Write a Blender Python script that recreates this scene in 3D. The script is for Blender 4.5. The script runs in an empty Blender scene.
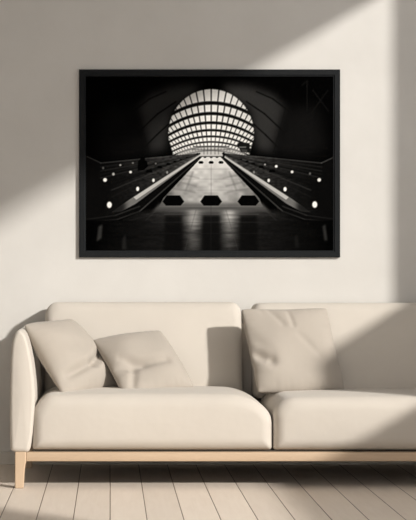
import bpy, math, random
import numpy as np
from mathutils import Vector, Matrix

random.seed(4)
C = bpy.context.scene.collection

# ------------------------------------------------------------------ helpers
def link_mesh(name, verts, faces, mat, parent=None, origin=(0, 0, 0), smooth=True):
    me = bpy.data.meshes.new(name)
    ox, oy, oz = origin
    me.from_pydata([(x - ox, y - oy, z - oz) for x, y, z in verts], [], faces)
    me.update()
    if smooth:
        for p in me.polygons:
            p.use_smooth = True
    me.materials.append(mat)
    o = bpy.data.objects.new(name, me)
    C.objects.link(o)
    if parent is not None:
        o.parent = parent
    else:
        o.location = origin
    return o

def tag(o, label=None, cat=None, group=None, kind=None):
    if label: o['label'] = label
    if cat: o['category'] = cat
    if group: o['group'] = group
    if kind: o['kind'] = kind
    return o

def box_data(x0, x1, y0, y1, z0, z1):
    v = [(x0, y0, z0), (x1, y0, z0), (x1, y1, z0), (x0, y1, z0),
         (x0, y0, z1), (x1, y0, z1), (x1, y1, z1), (x0, y1, z1)]
    f = [(0, 3, 2, 1), (4, 5, 6, 7), (0, 1, 5, 4), (1, 2, 6, 5), (2, 3, 7, 6), (3, 0, 4, 7)]
    return v, f

def boxes(lst):
    V, F = [], []
    for b in lst:
        v, f = box_data(*b)
        n = len(V)
        V += v
        F += [tuple(i + n for i in q) for q in f]
    return V, F

def bevel(o, w, seg=3):
    m = o.modifiers.new('bevel', 'BEVEL')
    m.width = w; m.segments = seg; m.limit_method = 'ANGLE'
    return o

def rounded_profile(x0, x1, z0, z1, rtl, rtr, rbr, rbl, n=14, sub=16):
    """closed outline in x,z with separate elliptical corner radii (rx, rz)"""
    pts = []
    def arc(cx, cz, rx, rz, a0, a1):
        for i in range(n + 1):
            a = math.radians(a0 + (a1 - a0) * i / n)
            pts.append((cx + rx * math.cos(a), cz + rz * math.sin(a)))
    def seg(p, q):
        for i in range(1, sub):
            t = i / sub
            pts.append((p[0] + (q[0] - p[0]) * t, p[1] + (q[1] - p[1]) * t))
    arc(x0 + rbl[0], z0 + rbl[1], *rbl, 180, 270)
    seg(pts[-1], (x1 - rbr[0], z0))
    arc(x1 - rbr[0], z0 + rbr[1], *rbr, 270, 360)
    seg(pts[-1], (x1, z1 - rtr[1]))
    arc(x1 - rtr[0], z1 - rtr[1], *rtr, 0, 90)
    seg(pts[-1], (x0 + rtl[0], z1))
    arc(x0 + rtl[0], z1 - rtl[1], *rtl, 90, 180)
    seg(pts[-1], (x0, z0 + rbl[1]))
    return pts

def loft(profile, y0, y1, r0, r1, rings=24, arcs=9, warp=None, bulge=0.0):
    """profile (x,z) swept along y with rounded-over ends and closed caps"""
    xs = [p[0] for p in profile]; zs = [p[1] for p in profile]
    cx, cz = (min(xs) + max(xs)) / 2, (min(zs) + max(zs)) / 2
    w, h = max(xs) - min(xs), max(zs) - min(zs)
    steps = []
    for i in range(arcs):
        a = math.pi / 2 * i / arcs
        steps.append((y0 + r0 * (1 - math.sin(a)), r0 * (1 - math.cos(a))))
    steps = [(y0 + r0 * (1 - math.cos(math.pi / 2 * i / arcs)), r0 * (1 - math.sin(math.pi / 2 * i / arcs))) for i in range(arcs)]
    for i in range(rings + 1):
        steps.append((y0 + r0 + (y1 - r1 - y0 - r0) * i / rings, 0))
    steps += [(y1 - r1 * (1 - math.cos(math.pi / 2 * i / arcs)), r1 * (1 - math.sin(math.pi / 2 * i / arcs))) for i in range(arcs - 1, -1, -1)]
    V, F = [], []
    n = len(profile)
    def ring(y, ins, k=1.0):
        sx, sz = (w - 2 * ins) / w * k, (h - 2 * ins) / h * k
        for x, z in profile:
            p = (cx + (x - cx) * sx, y, cz + (z - cz) * sz)
            V.append(p)
    caps0 = [.0001, .25, .5, .72, .88]
    for k in caps0:
        ring(y0 - bulge * (1 - k ** 2) , r0, k)
    for y, ins in steps: ring(y, ins)
    for k in reversed(caps0):
        ring(y1, r1, k)
    m = len(caps0) * 2 + len(steps)
    for i in range(m - 1):
        for j in range(n):
            a, b = i * n + j, i * n + (j + 1) % n
            F.append((a, b, b + n, a + n))
    if warp: V = [warp(*p) for p in V]
    return V, F

# ------------------------------------------------------------------ materials
def new_mat(name):
    m = bpy.data.materials.new(name); m.use_nodes = True
    nt = m.node_tree
    return m, nt, nt.nodes['Principled BSDF']

def N(nt, t, **kw):
    n = nt.nodes.new(t)
    for k, v in kw.items():
        if k in n.inputs: n.inputs[k].default_value = v
        else: setattr(n, k, v)
    return n

def mix_rgb(nt, fac, a, b):
    n = nt.nodes.new('ShaderNodeMix'); n.data_type = 'RGBA'
    for s, v in ((0, fac), (6, a), (7, b)):
        if isinstance(v, bpy.types.NodeSocket): nt.links.new(v, n.inputs[s])
        else: n.inputs[s].default_value = v
    return n.outputs[2]

def srgb(r, g, b):
    f = lambda c: (c / 255 / 12.92) if c / 255 <= .04045 else ((c / 255 + .055) / 1.055) ** 2.4
    return (f(r), f(g), f(b), 1)

def fabric(name, col, col2, weave=700):
    m, nt, b = new_mat(name)
    tc = N(nt, 'ShaderNodeTexCoord')
    n1 = N(nt, 'ShaderNodeTexNoise', Scale=6.0, Detail=3.0)
    nt.links.new(tc.outputs['Object'], n1.inputs['Vector'])
    nt.links.new(mix_rgb(nt, n1.outputs['Fac'], col, col2), b.inputs['Base Color'])
    b.inputs['Roughness'].default_value = .95
    b.inputs['Specular IOR Level'].default_value = .12
    b.inputs['Sheen Weight'].default_value = .15
    b.inputs['Sheen Roughness'].default_value = .5
    n2 = N(nt, 'ShaderNodeTexNoise', Scale=float(weave), Detail=2.0)
    nt.links.new(tc.outputs['Object'], n2.inputs['Vector'])
    n3 = N(nt, 'ShaderNodeTexNoise', Scale=9.0, Detail=2.0)
    nt.links.new(tc.outputs['Object'], n3.inputs['Vector'])
    b1 = N(nt, 'ShaderNodeBump', Strength=.18, Distance=.001)
    nt.links.new(n2.outputs['Fac'], b1.inputs['Height'])
    b2 = N(nt, 'ShaderNodeBump', Strength=.25, Distance=.012)
    nt.links.new(n3.outputs['Fac'], b2.inputs['Height'])
    nt.links.new(b1.outputs['Normal'], b2.inputs['Normal'])
    nt.links.new(b2.outputs['Normal'], b.inputs['Normal'])
    return m

def plaster(name, col, col2):
    m, nt, b = new_mat(name)
    tc = N(nt, 'ShaderNodeTexCoord')
    n1 = N(nt, 'ShaderNodeTexNoise', Scale=2.2, Detail=6.0, Roughness=.6)
    nt.links.new(tc.outputs['Object'], n1.inputs['Vector'])
    r = N(nt, 'ShaderNodeValToRGB')
    r.color_ramp.elements[0].position = .35; r.color_ramp.elements[1].position = .65
    nt.links.new(n1.outputs['Fac'], r.inputs['Fac'])
    nt.links.new(mix_rgb(nt, r.outputs['Color'], col, col2), b.inputs['Base Color'])
    b.inputs['Roughness'].default_value = .9
    b.inputs['Specular IOR Level'].default_value = .2
    n2 = N(nt, 'ShaderNodeTexNoise', Scale=14.0, Detail=8.0)
    nt.links.new(tc.outputs['Object'], n2.inputs['Vector'])
    bp = N(nt, 'ShaderNodeBump', Strength=.12, Distance=.006)
    nt.links.new(n2.outputs['Fac'], bp.inputs['Height'])
    nt.links.new(bp.outputs['Normal'], b.inputs['Normal'])
    return m

def wood(name, c1, c2, axis='X', rough=.5):
    m, nt, b = new_mat(name)
    tc = N(nt, 'ShaderNodeTexCoord')
    mp = N(nt, 'ShaderNodeMapping')
    mp.inputs['Scale'].default_value = (2, 40, 40) if axis == 'X' else (40, 40, 2)
    nt.links.new(tc.outputs['Object'], mp.inputs['Vector'])
    n1 = N(nt, 'ShaderNodeTexNoise', Scale=1.5, Detail=5.0, Distortion=.4)
    nt.links.new(mp.outputs['Vector'], n1.inputs['Vector'])
    nt.links.new(mix_rgb(nt, n1.outputs['Fac'], c1, c2), b.inputs['Base Color'])
    b.inputs['Roughness'].default_value = rough
    return m

def floor_mat():
    m, nt, b = new_mat('floor_boards')
    PW = .148
    tc = N(nt, 'ShaderNodeTexCoord')
    sp = N(nt, 'ShaderNodeSeparateXYZ')
    nt.links.new(tc.outputs['Object'], sp.inputs[0])
    dv = N(nt, 'ShaderNodeMath', operation='DIVIDE'); dv.inputs[1].default_value = PW
    nt.links.new(sp.outputs['X'], dv.inputs[0])
    fl = N(nt, 'ShaderNodeMath', operation='FLOOR'); nt.links.new(dv.outputs[0], fl.inputs[0])
    fr = N(nt, 'ShaderNodeMath', operation='FRACT'); nt.links.new(dv.outputs[0], fr.inputs[0])
    # distance to the nearest joint
    om = N(nt, 'ShaderNodeMath', operation='SUBTRACT'); om.inputs[0].default_value = 1
    nt.links.new(fr.outputs[0], om.inputs[1])
    mn = N(nt, 'ShaderNodeMath', operation='MINIMUM')
    nt.links.new(fr.outputs[0], mn.inputs[0]); nt.links.new(om.outputs[0], mn.inputs[1])
    mr = N(nt, 'ShaderNodeMapRange'); mr.inputs['From Min'].default_value = .006; mr.inputs['From Max'].default_value = .018
    nt.links.new(mn.outputs[0], mr.inputs['Value'])
    wn = N(nt, 'ShaderNodeTexWhiteNoise', noise_dimensions='1D')
    nt.links.new(fl.outputs[0], wn.inputs['W'])
    mp = N(nt, 'ShaderNodeMapping'); mp.inputs['Scale'].default_value = (22, 2.2, 1)
    nt.links.new(tc.outputs['Object'], mp.inputs['Vector'])
    ad = N(nt, 'ShaderNodeVectorMath', operation='ADD')
    nt.links.new(mp.outputs['Vector'], ad.inputs[0]); nt.links.new(wn.outputs['Color'], ad.inputs[1])
    g = N(nt, 'ShaderNodeTexNoise', Scale=2.0, Detail=7.0, Distortion=.7)
    nt.links.new(ad.outputs[0], g.inputs['Vector'])
    grain = mix_rgb(nt, g.outputs['Fac'], FLOOR_A, FLOOR_B)
    tint = mix_rgb(nt, wn.outputs['Value'], (.93, .93, .93, 1), (1.03, 1.03, 1.03, 1))
    mul = nt.nodes.new('ShaderNodeMix'); mul.data_type = 'RGBA'; mul.blend_type = 'MULTIPLY'
    mul.inputs[0].default_value = 1
    nt.links.new(grain, mul.inputs[6]); nt.links.new(tint, mul.inputs[7])
    nt.links.new(mix_rgb(nt, mr.outputs[0], (.17, .12, .09, 1), mul.outputs[2]), b.inputs['Base Color'])
    b.inputs['Roughness'].default_value = .55
    b.inputs['Specular IOR Level'].default_value = .3
    bp = N(nt, 'ShaderNodeBump', Strength=.5, Distance=.003)
    nt.links.new(mr.outputs[0], bp.inputs['Height'])
    nt.links.new(bp.outputs['Normal'], b.inputs['Normal'])
    return m

FLOOR_A = (.76, .66, .565, 1)
FLOOR_B = (.86, .77, .675, 1)
WALL = plaster('wall_plaster', (.61, .592, .562, 1), (.65, .632, .602, 1))
CEIL = plaster('ceiling_paint', (.72, .70, .66, 1), (.74, .72, .68, 1))
SKIRT = plaster('skirting_paint', (.66, .62, .56, 1), (.68, .64, .58, 1))
FLOOR = floor_mat()
SOFA = fabric('sofa_linen', (.555, .51, .455, 1), (.595, .55, .49, 1))
PILLOW = fabric('pillow_linen', (.385, .345, .30, 1), (.42, .378, .33, 1), 500)
DARK = fabric('sofa_base_cloth', (.06, .05, .04, 1), (.07, .06, .05, 1))
OAK_H = wood('oak_rail', (.50, .365, .245, 1), (.58, .44, .31, 1), 'X')
OAK_V = wood('oak_leg', (.50, .365, .245, 1), (.58, .44, .31, 1), 'Z')
BLACK = wood('black_stained_wood', (.007, .008, .009, 1), (.012, .0135, .015, 1), 'Z', .7)
BLACK.node_tree.nodes['Principled BSDF'].inputs['Specular IOR Level'].default_value = .15
FRAMEPAINT = plaster('window_paint', (.7, .7, .68, 1), (.72, .72, .7, 1))

# ------------------------------------------------------------------ room
XR = 2.35          # inner face of the window wall
XL = -2.3
ZC = 3.25
YF = -9.0
def struct(name, lst, mat, **k):
    v, f = boxes(lst)
    return tag(link_mesh(name, v, f, mat, smooth=False), kind='structure')

struct('floor', [(XL - .1, XR + .1, YF, .1, -.1, 0)], FLOOR)
struct('wall_back', [(XL - .1, XR + .1, 0, .1, 0, ZC)], WALL)
struct('wall_left', [(XL - .1, XL, YF, 0, 0, ZC)], WALL)
struct('ceiling', [(XL - .1, XR + .1, YF, .1, ZC, ZC + .1)], CEIL)
WT = .06
A0, A1, AS = -1.70, -.80, 1.35      # opening next to the back wall: y range, sill
B0, B1, BS = -4.08, -1.70, .94       # long opening, lower sill: unseen step shaped to let sun onto seat and floor
HD = 3.03
struct('wall_right', [
    (XR, XR + WT, A1, 0, 0, ZC),
    (XR, XR + WT, A0, A1, 0, AS), (XR, XR + WT, A0, A1, HD, ZC),
    (XR, XR + WT, B0, B1, 0, BS), (XR, XR + WT, B0, B1, HD, ZC),
    (XR, XR + WT, YF, B0, 0, ZC)], WALL)
def window(name, y0, y1, z0, z1):
    t = .02; x0, x1 = XR + WT, XR + WT + .02
    struct(name, [(x0, x1, y0 - t, y0 + .001, z0 - t, z1 + t), (x0, x1, y1 - .001, y1 + t, z0 - t, z1 + t),
                  (x0, x1, y0, y1, z0 - t, z0), (x0, x1, y0, y1, z1, z1 + t)], FRAMEPAINT)
struct('window_1', [(XR + WT, XR + WT + .02, B0 - .03, A1 + .03, HD + .0, HD + .03),
                    (XR + WT, XR + WT + .02, A1, A1 + .03, AS - .03, HD),
                    (XR + WT, XR + WT + .02, A0, A1, AS - .03 - .04, AS - .04),
                    (XR + WT, XR + WT + .02, B0, A0, BS - .03 - .04, BS - .04),
                    (XR + WT, XR + WT + .02, B0 - .03, B0, BS - .03, HD)], FRAMEPAINT)
bb = struct('baseboard_back', [(XL, XR, -.014, 0, 0, .065)], SKIRT)
bevel(bb, .004, 2)

# ------------------------------------------------------------------ sofa
SO = (.755, -.5, 0)
sofa = bpy.data.objects.new('sofa', None); C.objects.link(sofa); sofa.location = SO
tag(sofa, 'cream upholstered two cushion sofa on a pale oak base against the wall', 'sofa')
def part(name, vf, mat, parent=sofa, smooth=True):
    return link_mesh(name, vf[0], vf[1], mat, parent, SO, smooth)

YFR = -.90
SX0, SX1 = -.462, 1.972
# arms
def arm(mirror=False):
    # outline traced bottom-left, going counter clockwise
    key = [(-.452, .172), (-.40, .166), (-.372, .172), (-.360, .22), (-.350, .32), (-.345, .42), (-.350, .50), (-.360, .58),
           (-.374, .65), (-.388, .695), (-.402, .718), (-.418, .726), (-.433, .717), (-.446, .69), (-.455, .64),
           (-.459, .55), (-.461, .42), (-.461, .30), (-.459, .21)]
    n = len(key); pts = []
    for i in range(n):
        p0, p1, p2, p3 = [Vector(key[(i + k) % n]) for k in (-1, 0, 1, 2)]
        for s in range(5):
            t = s / 5
            q = .5 * ((2 * p1) + (p2 - p0) * t + (2 * p0 - 5 * p1 + 4 * p2 - p3) * t * t + (-p0 + 3 * p1 - 3 * p2 + p3) * t ** 3)
            pts.append((q.x, q.y))
    def warp(x, y, z):
        if mirror: x = SX0 + SX1 - x
        return (x, y, z)
    V, F = loft(pts, YFR + .0, -.07, .022, .02, warp=warp, bulge=.004)
    if mirror: F = [tuple(reversed(f)) for f in F]
    return V, F
part('armrest', arm(), SOFA)
part('armrest', arm(True), SOFA)

def seat_warp(x0, x1, ztop, crown, front_drop):
    def w(x, y, z):
        u = (x - (x0 + x1) / 2) / ((x1 - x0) / 2)
        t = max(0, min(1, (z - .172) / (ztop - .172)))
        v = (y - YFR) / .6
        k = max(0, 1 - abs(u) ** 3) 
        z2 = z + t * t * crown * k * math.sin(math.pi * max(0, min(1, .15 + .8 * v)))
        # slight belly of the front panel
        y2 = y - .012 * math.sin(math.pi * t) * max(0, 1 - v * 2) * k
        return (x, y2, z2)
    return w
ra = rounded_profile(-.358, .747, .174, .424, (.11, .10), (.20, .125), (.012, .012), (.012, .012), n=18)
part('seat_cushion', loft(ra, YFR - .004, -.22, .055, .05, warp=seat_warp(-.358, .747, .424, .018, 0)), SOFA)
rb = rounded_profile(.752, 1.868, .174, .414, (.10, .085), (.10, .085), (.012, .012), (.012, .012), n=18)
part('seat_cushion', loft(rb, YFR - .004, -.22, .055, .05, warp=seat_warp(.752, 1.868, .414, .012, 0)), SOFA)

def back_warp(x0, x1):
    def w(x, y, z):
        u = (x - (x0 + x1) / 2) / ((x1 - x0) / 2)
        t = max(0, min(1, (z - .36) / (.84 - .36)))
        k = max(0, 1 - u ** 4)
        front = 1 if y < -.2 else 0
        fy = max(0, min(1, (-.10 - y) / .2))
        y2 = y + .10 * t - .030 * k * math.sin(math.pi * min(1, t * 1.05)) * fy
        return (x, y2, z)
    return w
rc = rounded_profile(-.327, .664, .36, .842, (.06, .07), (.05, .06), (.03, .03), (.03, .03))
part('back_cushion', loft(rc, -.31, -.13, .045, .04, warp=back_warp(-.327, .664)), SOFA)
rd = rounded_profile(.716, 1.812, .36, .838, (.05, .06), (.05, .06), (.03, .03), (.03, .03))
part('back_cushion', loft(rd, -.31, -.13, .045, .04, warp=back_warp(.716, 1.812)), SOFA)
# upholstered back shell behind the cushions
bevel(part('back_panel', boxes([(-.37, 1.88, -.13, -.075, .172, .735)]), SOFA), .02, 4)
# underlay between cushions and rail
part('seat_deck', boxes([(-.35, 1.86, -.86, -.10, .128, .173)]), DARK, smooth=False)
# oak base
bevel(part('base_rail', boxes([(-.385, 1.895, YFR + .008, YFR + .055, .124, .166)]), OAK_H), .004)
bevel(part('base_rail', boxes([(-.385, 1.895, -.15, -.11, .124, .166)]), OAK_H), .004)
def leg(x0, sx, y):
    # square leg, taper down, small shoulder towards the rail
    rings = [(0, .040, .040), (.06, .043, .043), (.105, .047, .046), (.122, .052, .047), (.168, .052, .047)]
    V, F = [], []
    for z, w, d in rings:
        a, b = (x0, x0 + sx * w)
        if a > b: a, b = b, a
        V += [(a, y, z), (b, y, z), (b, y + d, z), (a, y + d, z)]
    for i in range(len(rings) - 1):
        for j in range(4):
            p, q = i * 4 + j, i * 4 + (j + 1) % 4
            F.append((p, q, q + 4, p + 4))
    F += [(3, 2, 1, 0), tuple(range(len(V) - 4, len(V)))]
    return V, F
for x0, s in ((-.437, 1), (1.947, -1)):
    for y in (YFR + .006, -.16):
        bevel(part('leg', leg(x0, s, y), OAK_V, smooth=False), .005)

# ------------------------------------------------------------------ throw pillows
def pillow(label, c, u, v, thick, creases, seed, flare=0):
    u, v, c = Vector(u), Vector(v), Vector(c)
    hu, hv = u.length / 2, v.length / 2
    ux = u.normalized()
    n = ux.cross(v.normalized()).normalized()      # facing the viewer
    vx = n.cross(ux).normalized()
    # keep the slight skew of a slumped pillow
    skew = v.dot(ux) / 2
    hv = v.dot(vx) / 2
    rnd = random.Random(seed)
    ph = [rnd.uniform(0, 6.28) for _ in range(8)]
    G = 72
    V, F = [], []
    def pos(a, b, side):
        # concave edges, pointed corners
        ea = a * (1 - .035 * (1 - b * b) ** 1.0 * abs(a) ** 1.5)
        eb = b * (1 - .035 * (1 - a * a) ** 1.0 * abs(b) ** 1.5)
        ea += .010 * math.sin(3.1 * b + ph[0]) * abs(a) ** 3
        eb += .010 * math.sin(2.7 * a + ph[1]) * abs(b) ** 3
        rc = 1 - .045 * (a * a * b * b) ** 3
        ea *= rc; eb *= rc
        if a > 0: ea *= 1 - flare * b
        ta = max(0, 1 - abs(a) ** 2.3); tb = max(0, 1 - abs(b) ** 2.3)
        h = thick * (ta * tb) ** .52
        env = (ta * tb) ** .6
        h += env * .010 * (math.sin(2.3 * a + 1.7 * b + ph[2]) + .6 * math.sin(-3.7 * a + 3.1 * b + ph[3]))
        # fine puckers running in from the seams
        for k in range(9):
            pa = -0.85 + k * .21 + .06 * math.sin(ph[k % 8] * 3)
            d = abs(a - pa) ; h -= .0022 * math.exp(-(d / .05) ** 2) * max(0, abs(b) - .65) / .35 * (ta ** .5) * (tb > .02)
            d = abs(b - pa) ; h -= .0022 * math.exp(-(d / .05) ** 2) * max(0, abs(a) - .65) / .35 * (tb ** .5) * (ta > .02)
        if side > 0:
            for (a0, b0, a1, b1, wd, dp) in creases:
                dx, dy = a1 - a0, b1 - b0
                L2 = dx * dx + dy * dy
                t = max(0, min(1, ((a - a0) * dx + (b - b0) * dy) / L2))
                q = math.hypot(a - a0 - t * dx, b - b0 - t * dy)
                h -= dp * math.exp(-(q / wd) ** 2) * (env + .15) * (.35 + .65 * math.sin(math.pi * min(1, t + .2) / 1.2))
        if side > 0: h = max(h, .0012)
        return (ea * hu + eb * skew, h * side, eb * hv)
    idx = {}
    for side in (1, -1):
        for i in range(G + 1):
            for j in range(G + 1):
                a = math.sin((-1 + 2 * i / G) * math.pi / 2) * .35 + (-1 + 2 * i / G) * .65
                b = math.sin((-1 + 2 * j / G) * math.pi / 2) * .35 + (-1 + 2 * j / G) * .65
                edge = i in (0, G) or j in (0, G)
                if edge and side < 0:
                    idx[(side, i, j)] = idx[(1, i, j)]; continue
                p = pos(a, b, side)
                if edge: p = (p[0], 0, p[2])
                idx[(side, i, j)] = len(V)
                # local frame: x along width, y away from viewer, z up
                V.append((p[0], -p[1], p[2]))
        for i in range(G):
            for j in range(G):
                q = [idx[(side, i, j)], idx[(side, i + 1, j)], idx[(side, i + 1, j + 1)], idx[(side, i, j + 1)]]
                F.append(tuple(q if side > 0 else reversed(q)))
    o = link_mesh('throw_pillow', V, F, PILLOW)
    M = Matrix((( ux.x, -n.x, vx.x, c.x), (ux.y, -n.y, vx.y, c.y), (ux.z, -n.z, vx.z, c.z), (0, 0, 0, 1)))
    o.matrix_world = M
    tag(o, label, 'pillow', 'beige throw pillows on the sofa')
    return o

pillow('beige throw pillow leaning steeply against the left armrest', (-.182, -.545, .588),
       (.262, .325, .025), (-.202, .11, .345), .082,
       [(-.75, -.55, .1, -.40, .12, .030), (.1, -.40, .95, .0, .11, .034), (-.7, .3, .1, .1, .2, .008)], 3, .30)
pillow('beige throw pillow slouched flat in the middle of the left seat cushion', (.163, -.50, .552),
       (.345, .15, .040), (-.162, .235, .272), .076,
       [(-.95, -.20, .4, -.28, .15, .026), (-.7, .05, -.2, -.25, .10, .016), (-.75, -.85, -.5, -.35, .10, .020)], 8)
pillow('large square beige throw pillow upright where the two seat cushions meet', (.895, -.425, .612),
       (.445, .09, .003), (-.070, .14, .412), .075,
       [(-.97, -.1, -.62, -.3, .12, .042), (.0, .98, .02, .5, .05, .010), (-.4, .95, -.2, .55, .07, .010),
        (-.95, .3, -.6, -.1, .12, .008), (.1, .3, .5, -.2, .08, .004)], 5)

# ------------------------------------------------------------------ framed photograph on the wall
FX0, FX1, FZ0, FZ1 = -.160, 1.189, 1.071, 2.042
FB = .0355
PO = ((FX0 + FX1) / 2, -.001, FZ0)
picture = bpy.data.objects.new('framed_picture', None); C.objects.link(picture); picture.location = PO
tag(picture, 'wide black framed monochrome photograph of an arched escalator hall on the wall', 'framed picture')
def frame_mesh():
    # moulding profile (inset from outer edge, y)
    prof = [(0, -.002), (0, -.016), (.003, -.019), (FB - .008, -.019), (FB - .006, -.017), (FB - .005, -.014), (FB, -.014), (FB, -.010), (FB, -.002)]
    V, F = [], []
    for i, y in prof:
        V += [(FX0 + i, y, FZ0 + i), (FX1 - i, y, FZ0 + i), (FX1 - i, y, FZ1 - i), (FX0 + i, y, FZ1 - i)]
    n = len(prof)
    for k in range(n):
        for j in range(4):
            a, b = k * 4 + j, k * 4 + (j + 1) % 4
            c_, d = ((k + 1) % n) * 4 + (j + 1) % 4, ((k + 1) % n) * 4 + j
            F.append((a, b, c_, d))
    return V, F
v, f = frame_mesh()
link_mesh('frame', v, f, BLACK, picture, PO, smooth=False)
bp_ = boxes([(FX0 + .01, FX1 - .01, -.009, -.003, FZ0 + .01, FZ1 - .01)])
link_mesh('backing_board', bp_[0], bp_[1], BLACK, picture, PO, smooth=False)

# --- the printed photograph: grey values worked out on a fine grid -----------
PX0, PX1, PY0, PY1 = 85.8, 333.6, 76.2, 250.8       # drawing units of the print
SS = 4
Wd, Hd = int((PX1 - PX0) * SS) // 2 * 2, int((PY1 - PY0) * SS) // 2 * 2
gx = PX0 + (np.arange(Wd) + .5) / SS
gy = PY0 + (np.arange(Hd) + .5) / SS
X, Y = np.meshgrid(gx, gy)
img = np.full((Hd, Wd), 3.0)
def blur(a, r):
    r = int(max(1, r * SS))
    for _ in range(2):
        for ax in (0, 1):
            p = np.pad(a, [(r, r) if k == ax else (0, 0) for k in (0, 1)], mode='edge')
            cs = np.cumsum(p, axis=ax)
            cs = np.concatenate([np.zeros_like(np.take(cs, [0], axis=ax)), cs], axis=ax)
            n = a.shape[ax]; w = 2 * r + 1
            hi = np.take(cs, np.arange(w, w + n), axis=ax); lo = np.take(cs, np.arange(0, n), axis=ax)
            a = (hi - lo) / w
    return a
def poly(pts):
    m = np.zeros(X.shape, bool); n = len(pts)
    for i in range(n):
        (x1, y1), (x2, y2) = pts[i], pts[(i + 1) % n]
        if y1 == y2: continue
        c = ((y1 > Y) != (y2 > Y)) & (X < (x2 - x1) * (Y - y1) / (y2 - y1) + x1)
        m ^= c
    return m.astype(float)
def line(x1, y1, x2, y2, w1, w2=None):
    w2 = w1 if w2 is None else w2
    L2 = (x2 - x1) ** 2 + (y2 - y1) ** 2 + 1e-9
    t = np.clip(((X - x1) * (x2 - x1) + (Y - y1) * (y2 - y1)) / L2, 0, 1)
    d = np.hypot(X - x1 - t * (x2 - x1), Y - y1 - t * (y2 - y1))
    return np.clip((w1 + (w2 - w1) * t) / 2 - d + .5, 0, 1) * np.clip((w1 + (w2 - w1) * t) / .8, 0, 1)
def ell(cx, cy, rx, ry, soft=.4):
    return np.clip((1 - np.hypot((X - cx) / rx, (Y - cy) / ry)) / soft + .5, 0, 1)
def put(mask, val, k=1.0):
    global img
    img = img * (1 - mask * k) + val * mask * k
def mx(x, m): return 422.4 - x if m else x
CXA = 211.2
rng = np.random.RandomState(7)
def noise(sx, sy):
    h, w = int(Hd / SS / sy) + 3, int(Wd / SS / sx) + 3
    g = rng.rand(h, w)
    yy, xx = (Y - PY0) / sy, (X - PX0) / sx
    iy, ix = yy.astype(int), xx.astype(int)
    fy, fx = yy - iy, xx - ix
    fy, fx = fy * fy * (3 - 2 * fy), fx * fx * (3 - 2 * fx)
    return (g[iy, ix] * (1 - fy) * (1 - fx) + g[iy + 1, ix] * fy * (1 - fx) + g[iy, ix + 1] * (1 - fy) * fx + g[iy + 1, ix + 1] * fy * fx)
# vaulted side walls
for m in (0, 1):
    P = lambda pts: [(mx(x, m), y) for x, y in pts]
    lit = blur(poly(P([(137, 108), (150, 94), (175, 86), (200, 84), (196, 95), (172, 110), (166, 150), (149, 153)])), 4)
    put(lit, 42 if m else 36)
    put(blur(poly(P([(105, 108), (137, 108), (149, 154), (118, 157), (96, 150)])), 7), 15 if m else 11)
    for a in ([(134, 111), (150, 99), (166, 92)], [(141, 130), (158, 114), (176, 102)], [(145, 147), (157, 135), (169, 124)]):
        for p, q in zip(a, a[1:]):
            put(line(mx(p[0], m), p[1], mx(q[0], m), q[1], 1.4), 8, .9)
    for k in range(9):
        put(line(mx(110, m), 112 + k * 5, mx(149, m), 150 - (8 - k) * .8, .9), 21 if m else 15, .35)
    put(line(mx(137, m), 108, mx(149, m), 152, .8), 8, .5)
# glazed arch
arch = (((np.abs(X - CXA) / 42.6) ** 2.0 + (np.maximum(134 - Y, 0) / 44.5) ** 2.0) < 1) & (Y < 156) & (Y > 89)
arch = arch & (np.abs(X - CXA) < 42.6 - np.maximum(Y - 138, 0) * .28)
sky = 200 + (Y - 90) * .5 - np.abs(X - CXA) * .5
glass = np.where(arch, sky, 0)
band_y = [89.5, 103.2, 113.7, 122.9, 130.3, 136.5, 142.0, 146.6, 150.6]
band_t = [2.4, 3.9, 3.6, 3.2, 2.7, 2.3, 2.0, 1.8, 1.6]
spac = [7.1, 6.6, 5.8, 5.2, 4.7, 4.2, 3.7, 3.3]
arcd = ((X - CXA) / 42.0) ** 2
g2 = glass.copy()
dark = np.zeros_like(X)
for k in range(len(band_y)):
    drop = 13.0 - k * .3
    yc = band_y[k] + drop * arcd
    if k: dark = np.maximum(dark, np.clip(band_t[k] / 2 - np.abs(Y - yc) + .35, 0, 1))
    if k < len(spac):
        lo = band_y[k + 1] + (13.0 - (k + 1) * .3) * arcd
        inrow = (Y > yc - (8 if k == 0 else 0)) & (Y < lo)
        fy_ = 166 if k == 0 else 186
        h = np.maximum(fy_ - Y, 4)
        ym = (band_y[k] + band_y[k + 1]) / 2
        s = (X - CXA) / h * (fy_ - ym) / spac[k]
        d = np.abs(s - np.round(s)) * spac[k]
        wv = 1.5 if k < 3 else 1.3
        dark = np.maximum(dark, np.where(inrow, np.clip(wv / 2 - d + .35, 0, 1) * (.95 if k < 5 else .7), 0))
am = blur(arch.astype(float), .3)
img = img * (1 - am) + am * (sky * (1 - dark) + 14 * dark)
# lower vestibule behind the top of the escalators
put(blur(poly([(176, 153), (188, 148.5), (200, 146), (222, 146), (234, 148.5), (246, 153), (240, 157), (182, 157)]), .8), 150, .65)
put(poly([(193, 146), (229, 146), (229, 147), (193, 147)]), 40, .7)
put(poly([(192, 149.5), (230, 149.5), (230, 150.3), (192, 150.3)]), 60, .7)
for x in (204, 207.5, 211, 215, 218.5):
    put(line(x, 146, x, 154, .8), 60, .6)
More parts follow.
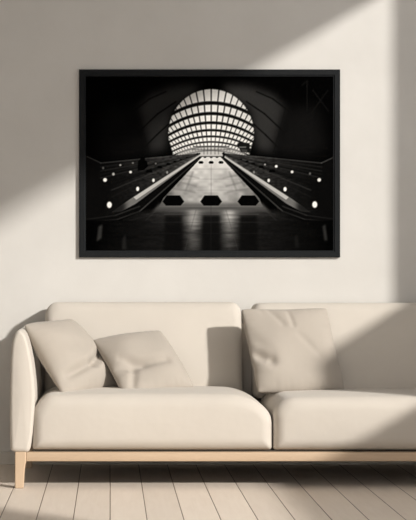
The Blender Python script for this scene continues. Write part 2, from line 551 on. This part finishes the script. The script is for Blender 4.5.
# escalator banks
VPX, VPY = 211.0, 150.5
for m in (0, 1):
    P = lambda pts: [(mx(x, m), y) for x, y in pts]
    bank = poly(P([(200, 153), (150, 157.5), (101, 163), (86, 158), (86, 219), (112, 216), (135, 205), (199, 156)]))
    put(bank, 9)
    tone = np.clip((np.where(m, 422.4 - X, X) - 105) / 95, 0, 1) ** 1.3
    img = img + bank * tone * 70 * (.35 + .9 * noise(2.5, 1.2))
    for k, (ye, v, w) in enumerate([(163, 75, .9), (167, 30, 1.2), (171, 48, .8), (174.5, 26, 1.0), (178, 48, 1.0), (183, 30, .9), (190, 52, 1.0), (197, 28, .8)]):
        # rails fan out from the vanishing point to x = 101
        x2 = 101 if k < 5 else 112
        put(line(mx(200, m), 153.3, mx(x2, m), ye, .5, w), v, .65)
    put(line(mx(200, m), 154, mx(101, m), 187, .6, 5), 9, .6)
    put(line(mx(200, m), 154, mx(101, m), 176, .4, 2.5), 9, .6)
    # bright handrail end
    put(line(mx(87.5, m), 156.5, mx(101.5, m), 163, 1.0), 70 if m else 60, .8)
    # polished balustrade strip
    put(poly(P([(198.5, 154.6), (134, 196.5), (120, 206), (112, 212), (122, 211), (136, 203.5), (200, 155.8)])), 100)
    put(blur(poly(P([(112, 205), (126, 200), (126, 214), (104, 216)])), 2.5), 14, .85)
    put(poly(P([(199.5, 155), (165, 177), (134, 197), (136.5, 199.6), (167, 178.8), (200, 156)])), 200, .7)
    put(poly(P([(200, 156.2), (136, 205), (122, 212), (86, 219), (86, 224), (120, 219), (146, 208), (201.5, 157.5)])), 9)
    put(line(mx(201, m), 157, mx(140, m), 211, .5, 1.1), 70, .8)
    put(line(mx(140, m), 211, mx(118, m), 219, 1.0), 45, .8)
    put(line(mx(118, m), 219, mx(87, m), 222, 1.0, .6), 34, .8)
    put(line(mx(140, m), 206, mx(116, m), 215, .9), 55, .7)
    put(line(mx(116, m), 215, mx(87, m), 219, .9, .6), 40, .7)
# black lamp blocks along the escalators
for (x, y, w, h) in [(149.5, 171, 7, 3), (160, 167, 5.4, 2.4), (168.5, 164, 4.4, 2), (175, 161.5, 3.4, 1.6), (181, 159.5, 2.6, 1.3), (187, 157.5, 2, 1),
                     (272, 171, 7, 3), (261, 166.8, 5.4, 2.4), (253, 163.8, 4.4, 2), (247, 161.3, 3.4, 1.6), (241, 159.3, 2.6, 1.3)]:
    put(poly([(x - w / 2, y + h / 2), (x - w / 3, y - h / 2), (x + w / 3, y - h / 2), (x + w / 2, y + h / 2)]), 4)
# standing figure on the left and kiosk at the right
put(ell(143, 159.5, 2.4, 2.8), 3); put(poly([(138, 170.5), (138.5, 161), (142, 158), (147, 161), (148.5, 166), (144, 170)]), 3)
put(poly([(237, 145), (239, 142.5), (249, 143), (251, 147), (250, 153), (241, 152)]), 20)
put(poly([(239, 146.5), (246, 146.5), (246, 148), (239, 148)]), 110, .7); put(ell(250.3, 147.5, .8, 1), 170)
put(poly([(241, 149), (247, 149.5), (247, 152.5), (242, 152)]), 60, .8)
put(ell(223.8, 154.6, 1.1, 2.6), 8); put(ell(197.5, 154, .8, 1.2), 20)
# steel slope between the escalators
slope = poly([(202, 157), (220.5, 157), (259, 198), (263, 207), (159, 207), (163.5, 198)])
st = 205 - (Y - 157) * 1.0 + 26 * noise(14, 6) - 34 * noise(5, 3) - np.maximum(np.abs(X - CXA) - 16, 0) * 2.2
img = img * (1 - slope) + slope * np.clip(st, 30, 225)
up = blur(poly([(196, 155), (226, 155), (228, 165), (194, 165)]), 1.2)
put(up * slope, 205, .5)
# hazy shadows of the roof ribs on the slope
for m in (0, 1):
    for (a, b, c, d, w) in [(186, 172, 178, 186, 2.4), (193, 172, 186, 190, 2), (176, 181, 196, 186, 1.8), (180, 174, 199, 178, 1.6), (172, 188, 195, 192, 1.6), (182, 168, 174, 182, 1.6)]:
        put(blur(line(mx(a, m), b, mx(c, m), d, w), .5) * slope, 85, .38)
for y_ in (169, 179, 190):
    put(line(185 - (y_ - 169) * .6, y_, 237 + (y_ - 169) * .6, y_, .6) * slope, 110, .5)
put(line(211.2, 158, 211.2, 205, .5, .8) * slope, 95, .6)
# plate at the foot of the slope
put(blur(poly([(160, 203), (262, 203), (272, 214), (150, 214)]), 1.3), 84, .85)
# polished floor
fl = np.clip((Y - 208) / 5, 0, 1)
ax_ = np.abs(X - CXA)
col = np.exp(-((ax_ - 18) / 7.0) ** 2)
base = 20 + 85 * col * np.clip(1.25 - (Y - 208) / 42, 0.25, 1) + 66 * np.exp(-(ax_ / 50) ** 2) * np.clip(1 - (Y - 208) / 22, 0, 1)
base = base * (.72 + .5 * noise(16, 2.2)) + 8 * noise(3, 1)
base = base * np.clip(1.3 - ax_ / 100, .12, 1)
inner = np.clip((Y - (219 - 13 * np.clip(1 - (ax_ - 62) / 28, 0, 1))) / 2, 0, 1) * fl
img = img * (1 - inner) + base * inner
# reflections of the blocks
for cx_ in (173.5, 211.2, 248.6):
    put(blur(poly([(cx_ - 8.5, 215), (cx_ + 8.5, 215), (cx_ + 9.5, 251), (cx_ - 9.5, 251)]), 1.6), 9, .85)
for (x1, y1, x2, y2, v) in [(165, 214, 258, 214, 95), (152, 222, 270, 222, 50), (150, 233, 272, 233, 34), (196, 210, 185, 250, 60), (226, 210, 238, 250, 60),
                            (160, 207, 146, 220, 60), (262, 207, 276, 220, 60), (147, 214, 172, 208, 60), (275, 214, 250, 208, 60), (130, 220, 160, 213, 40), (292, 220, 262, 213, 40),
                            (211, 206, 211, 250, 40)]:
    put(line(x1, y1, x2, y2, .7), v, .45)
put(blur(poly([(99, 226), (103, 224), (102, 238), (97, 241)]), .8), 52, .8)
put(blur(poly([(322, 226), (325, 224), (327, 240), (324, 240)]), .8), 48, .8)
put(blur(poly([(123, 238), (126, 234), (127, 249), (122, 249)]), .8), 34, .7)
put(blur(poly([(294, 236), (297, 234), (299, 247), (295, 247)]), .8), 24, .7)
# hexagonal blocks
def hexa(cx_, cy, w, h, v=4):
    put(poly([(cx_ - w / 2, cy + h * .1), (cx_ - w / 2 + h * .42, cy - h / 2), (cx_ + w / 2 - h * .42, cy - h / 2), (cx_ + w / 2, cy + h * .1), (cx_ + w / 2 - h * .35, cy + h / 2), (cx_ - w / 2 + h * .35, cy + h / 2)]), v)
for cx_ in (173.5, 211.2, 248.3):
    hexa(cx_, 200.3, 21.8, 10.4)
for cx_ in (201, 211.2, 221):
    hexa(cx_, 162.3, 5.4, 2.6)
for cx_ in (205, 211.2, 217):
    hexa(cx_, 157.2, 3, 1.4, 20)
# small round lamps
for (x, y, rx, ry, v) in [(109.8, 204.6, 2.4, 3.1, 225), (105.5, 179.8, 1.9, 1.9, 215), (113.8, 174, 1.3, 1.5, 150), (103.6, 168, 1.1, 1.3, 70), (120.7, 165, 1.1, 1, 130),
                          (133.2, 163, 1, .9, 100), (130.9, 172, 1.4, 1.3, 200), (138, 188.7, 1.5, 2.2, 230), (153.7, 180.2, 1.3, 1.8, 205), (167.4, 172.3, 1, 1.4, 120), (156, 163.5, .9, .9, 90),
                          (314.4, 204.3, 2.5, 3.2, 225), (318.8, 179.8, 1.8, 1.8, 205), (309.6, 173.5, 1.1, 1.3, 80), (291.8, 171.8, 1.4, 1.4, 205), (276, 166.3, 1.4, 1.4, 215),
                          (284.8, 189, 1.6, 2.2, 230), (268.5, 180.3, 1.3, 1.8, 205), (253.8, 172.2, 1, 1.4, 110), (264.8, 164.5, .9, .9, 150)]:
    put(ell(x, y, rx, ry), v)
# faint "1x" in the upper right corner of the print
for a in [(301.8, 85.2, 306.8, 81.4), (306.8, 81.4, 306.8, 111.3), (312.6, 90.6, 328, 111.3), (327.6, 90.6, 312.2, 111.3)]:
    put(line(*a, 1.0), 19, .8)
img = np.clip(img + .5 * (img - blur(img, .8)), 0, 255)
img = np.clip(blur(img, .25) + (noise(.8, .8) - .5) * 3, 1, 240)
small = img.reshape(Hd // 2, 2, Wd // 2, 2).mean(axis=(1, 3))
hh, ww = small.shape
s = small / 255.
lin = np.where(s <= .04045, s / 12.92, ((s + .055) / 1.055) ** 2.4)
rgba = np.stack([lin * 1.0, lin * .985, lin * .95, np.ones_like(lin)], axis=-1)[::-1]   # bottom row first
xs = np.linspace(FX0 + FB - .002, FX1 - FB + .002, ww) - PO[0]
zs = np.linspace(FZ0 + FB - .002, FZ1 - FB + .002, hh) - PO[2]
XX, ZZ = np.meshgrid(xs, zs)
co = np.stack([XX, np.full_like(XX, -.0105 - PO[1]), ZZ], axis=-1).reshape(-1, 3)
me = bpy.data.meshes.new('print')
nv = hh * ww; nf = (hh - 1) * (ww - 1)
ii = (np.arange(hh - 1)[:, None] * ww + np.arange(ww - 1)[None]).ravel()
quads = np.stack([ii, ii + 1, ii + ww + 1, ii + ww], axis=-1).ravel().astype(np.int32)
me.vertices.add(nv); me.vertices.foreach_set('co', co.ravel().astype(np.float32))
me.loops.add(nf * 4); me.loops.foreach_set('vertex_index', quads)
me.polygons.add(nf); me.polygons.foreach_set('loop_start', (np.arange(nf) * 4).astype(np.int32))
me.update(calc_edges=True); me.validate()
att = me.color_attributes.new('ink', 'FLOAT_COLOR', 'POINT')
att.data.foreach_set('color', rgba.reshape(-1).astype(np.float32))
m, nt, b = new_mat('photo_print')
at = nt.nodes.new('ShaderNodeAttribute'); at.attribute_name = 'ink'
nt.links.new(at.outputs['Color'], b.inputs['Base Color'])
b.inputs['Roughness'].default_value = .9
b.inputs['Specular IOR Level'].default_value = 0
me.materials.append(m)
pr = bpy.data.objects.new('print', me); C.objects.link(pr); pr.parent = picture
pr['label'] = 'black and white photograph of escalators under an arched glass roof'

# ------------------------------------------------------------------ light
sun = bpy.data.lights.new('sun', 'SUN'); sun.energy = 4.15; sun.angle = math.radians(2.7); sun.color = (1.0, .96, .90)
so = bpy.data.objects.new('sun', sun); C.objects.link(so)
d = Vector((-1.0, .90, -.59)).normalized()
so.rotation_euler = d.to_track_quat('-Z', 'Y').to_euler(); so.location = (6, -6, 5)
w = bpy.data.worlds.new('world'); bpy.context.scene.world = w; w.use_nodes = True
bg = w.node_tree.nodes['Background']; bg.inputs[0].default_value = (.98, .96, .95, 1); bg.inputs[1].default_value = 1.5

# ------------------------------------------------------------------ camera
cam = bpy.data.cameras.new('camera'); co_ = bpy.data.objects.new('camera', cam); C.objects.link(co_)
co_.location = (0, -7.9, .98); co_.rotation_euler = (math.pi / 2, 0, 0)
cam.sensor_width = 36; cam.sensor_fit = 'AUTO'; cam.lens = 1526 / 520 * 36
cam.shift_x = 98 / 520; cam.shift_y = 15 / 520
sc = bpy.context.scene; sc.camera = co_
sc.view_settings.view_transform = 'Standard'; sc.view_settings.look = 'None'
sc.view_settings.exposure = 0; sc.view_settings.gamma = 1; sc.view_settings.use_curve_mapping = False
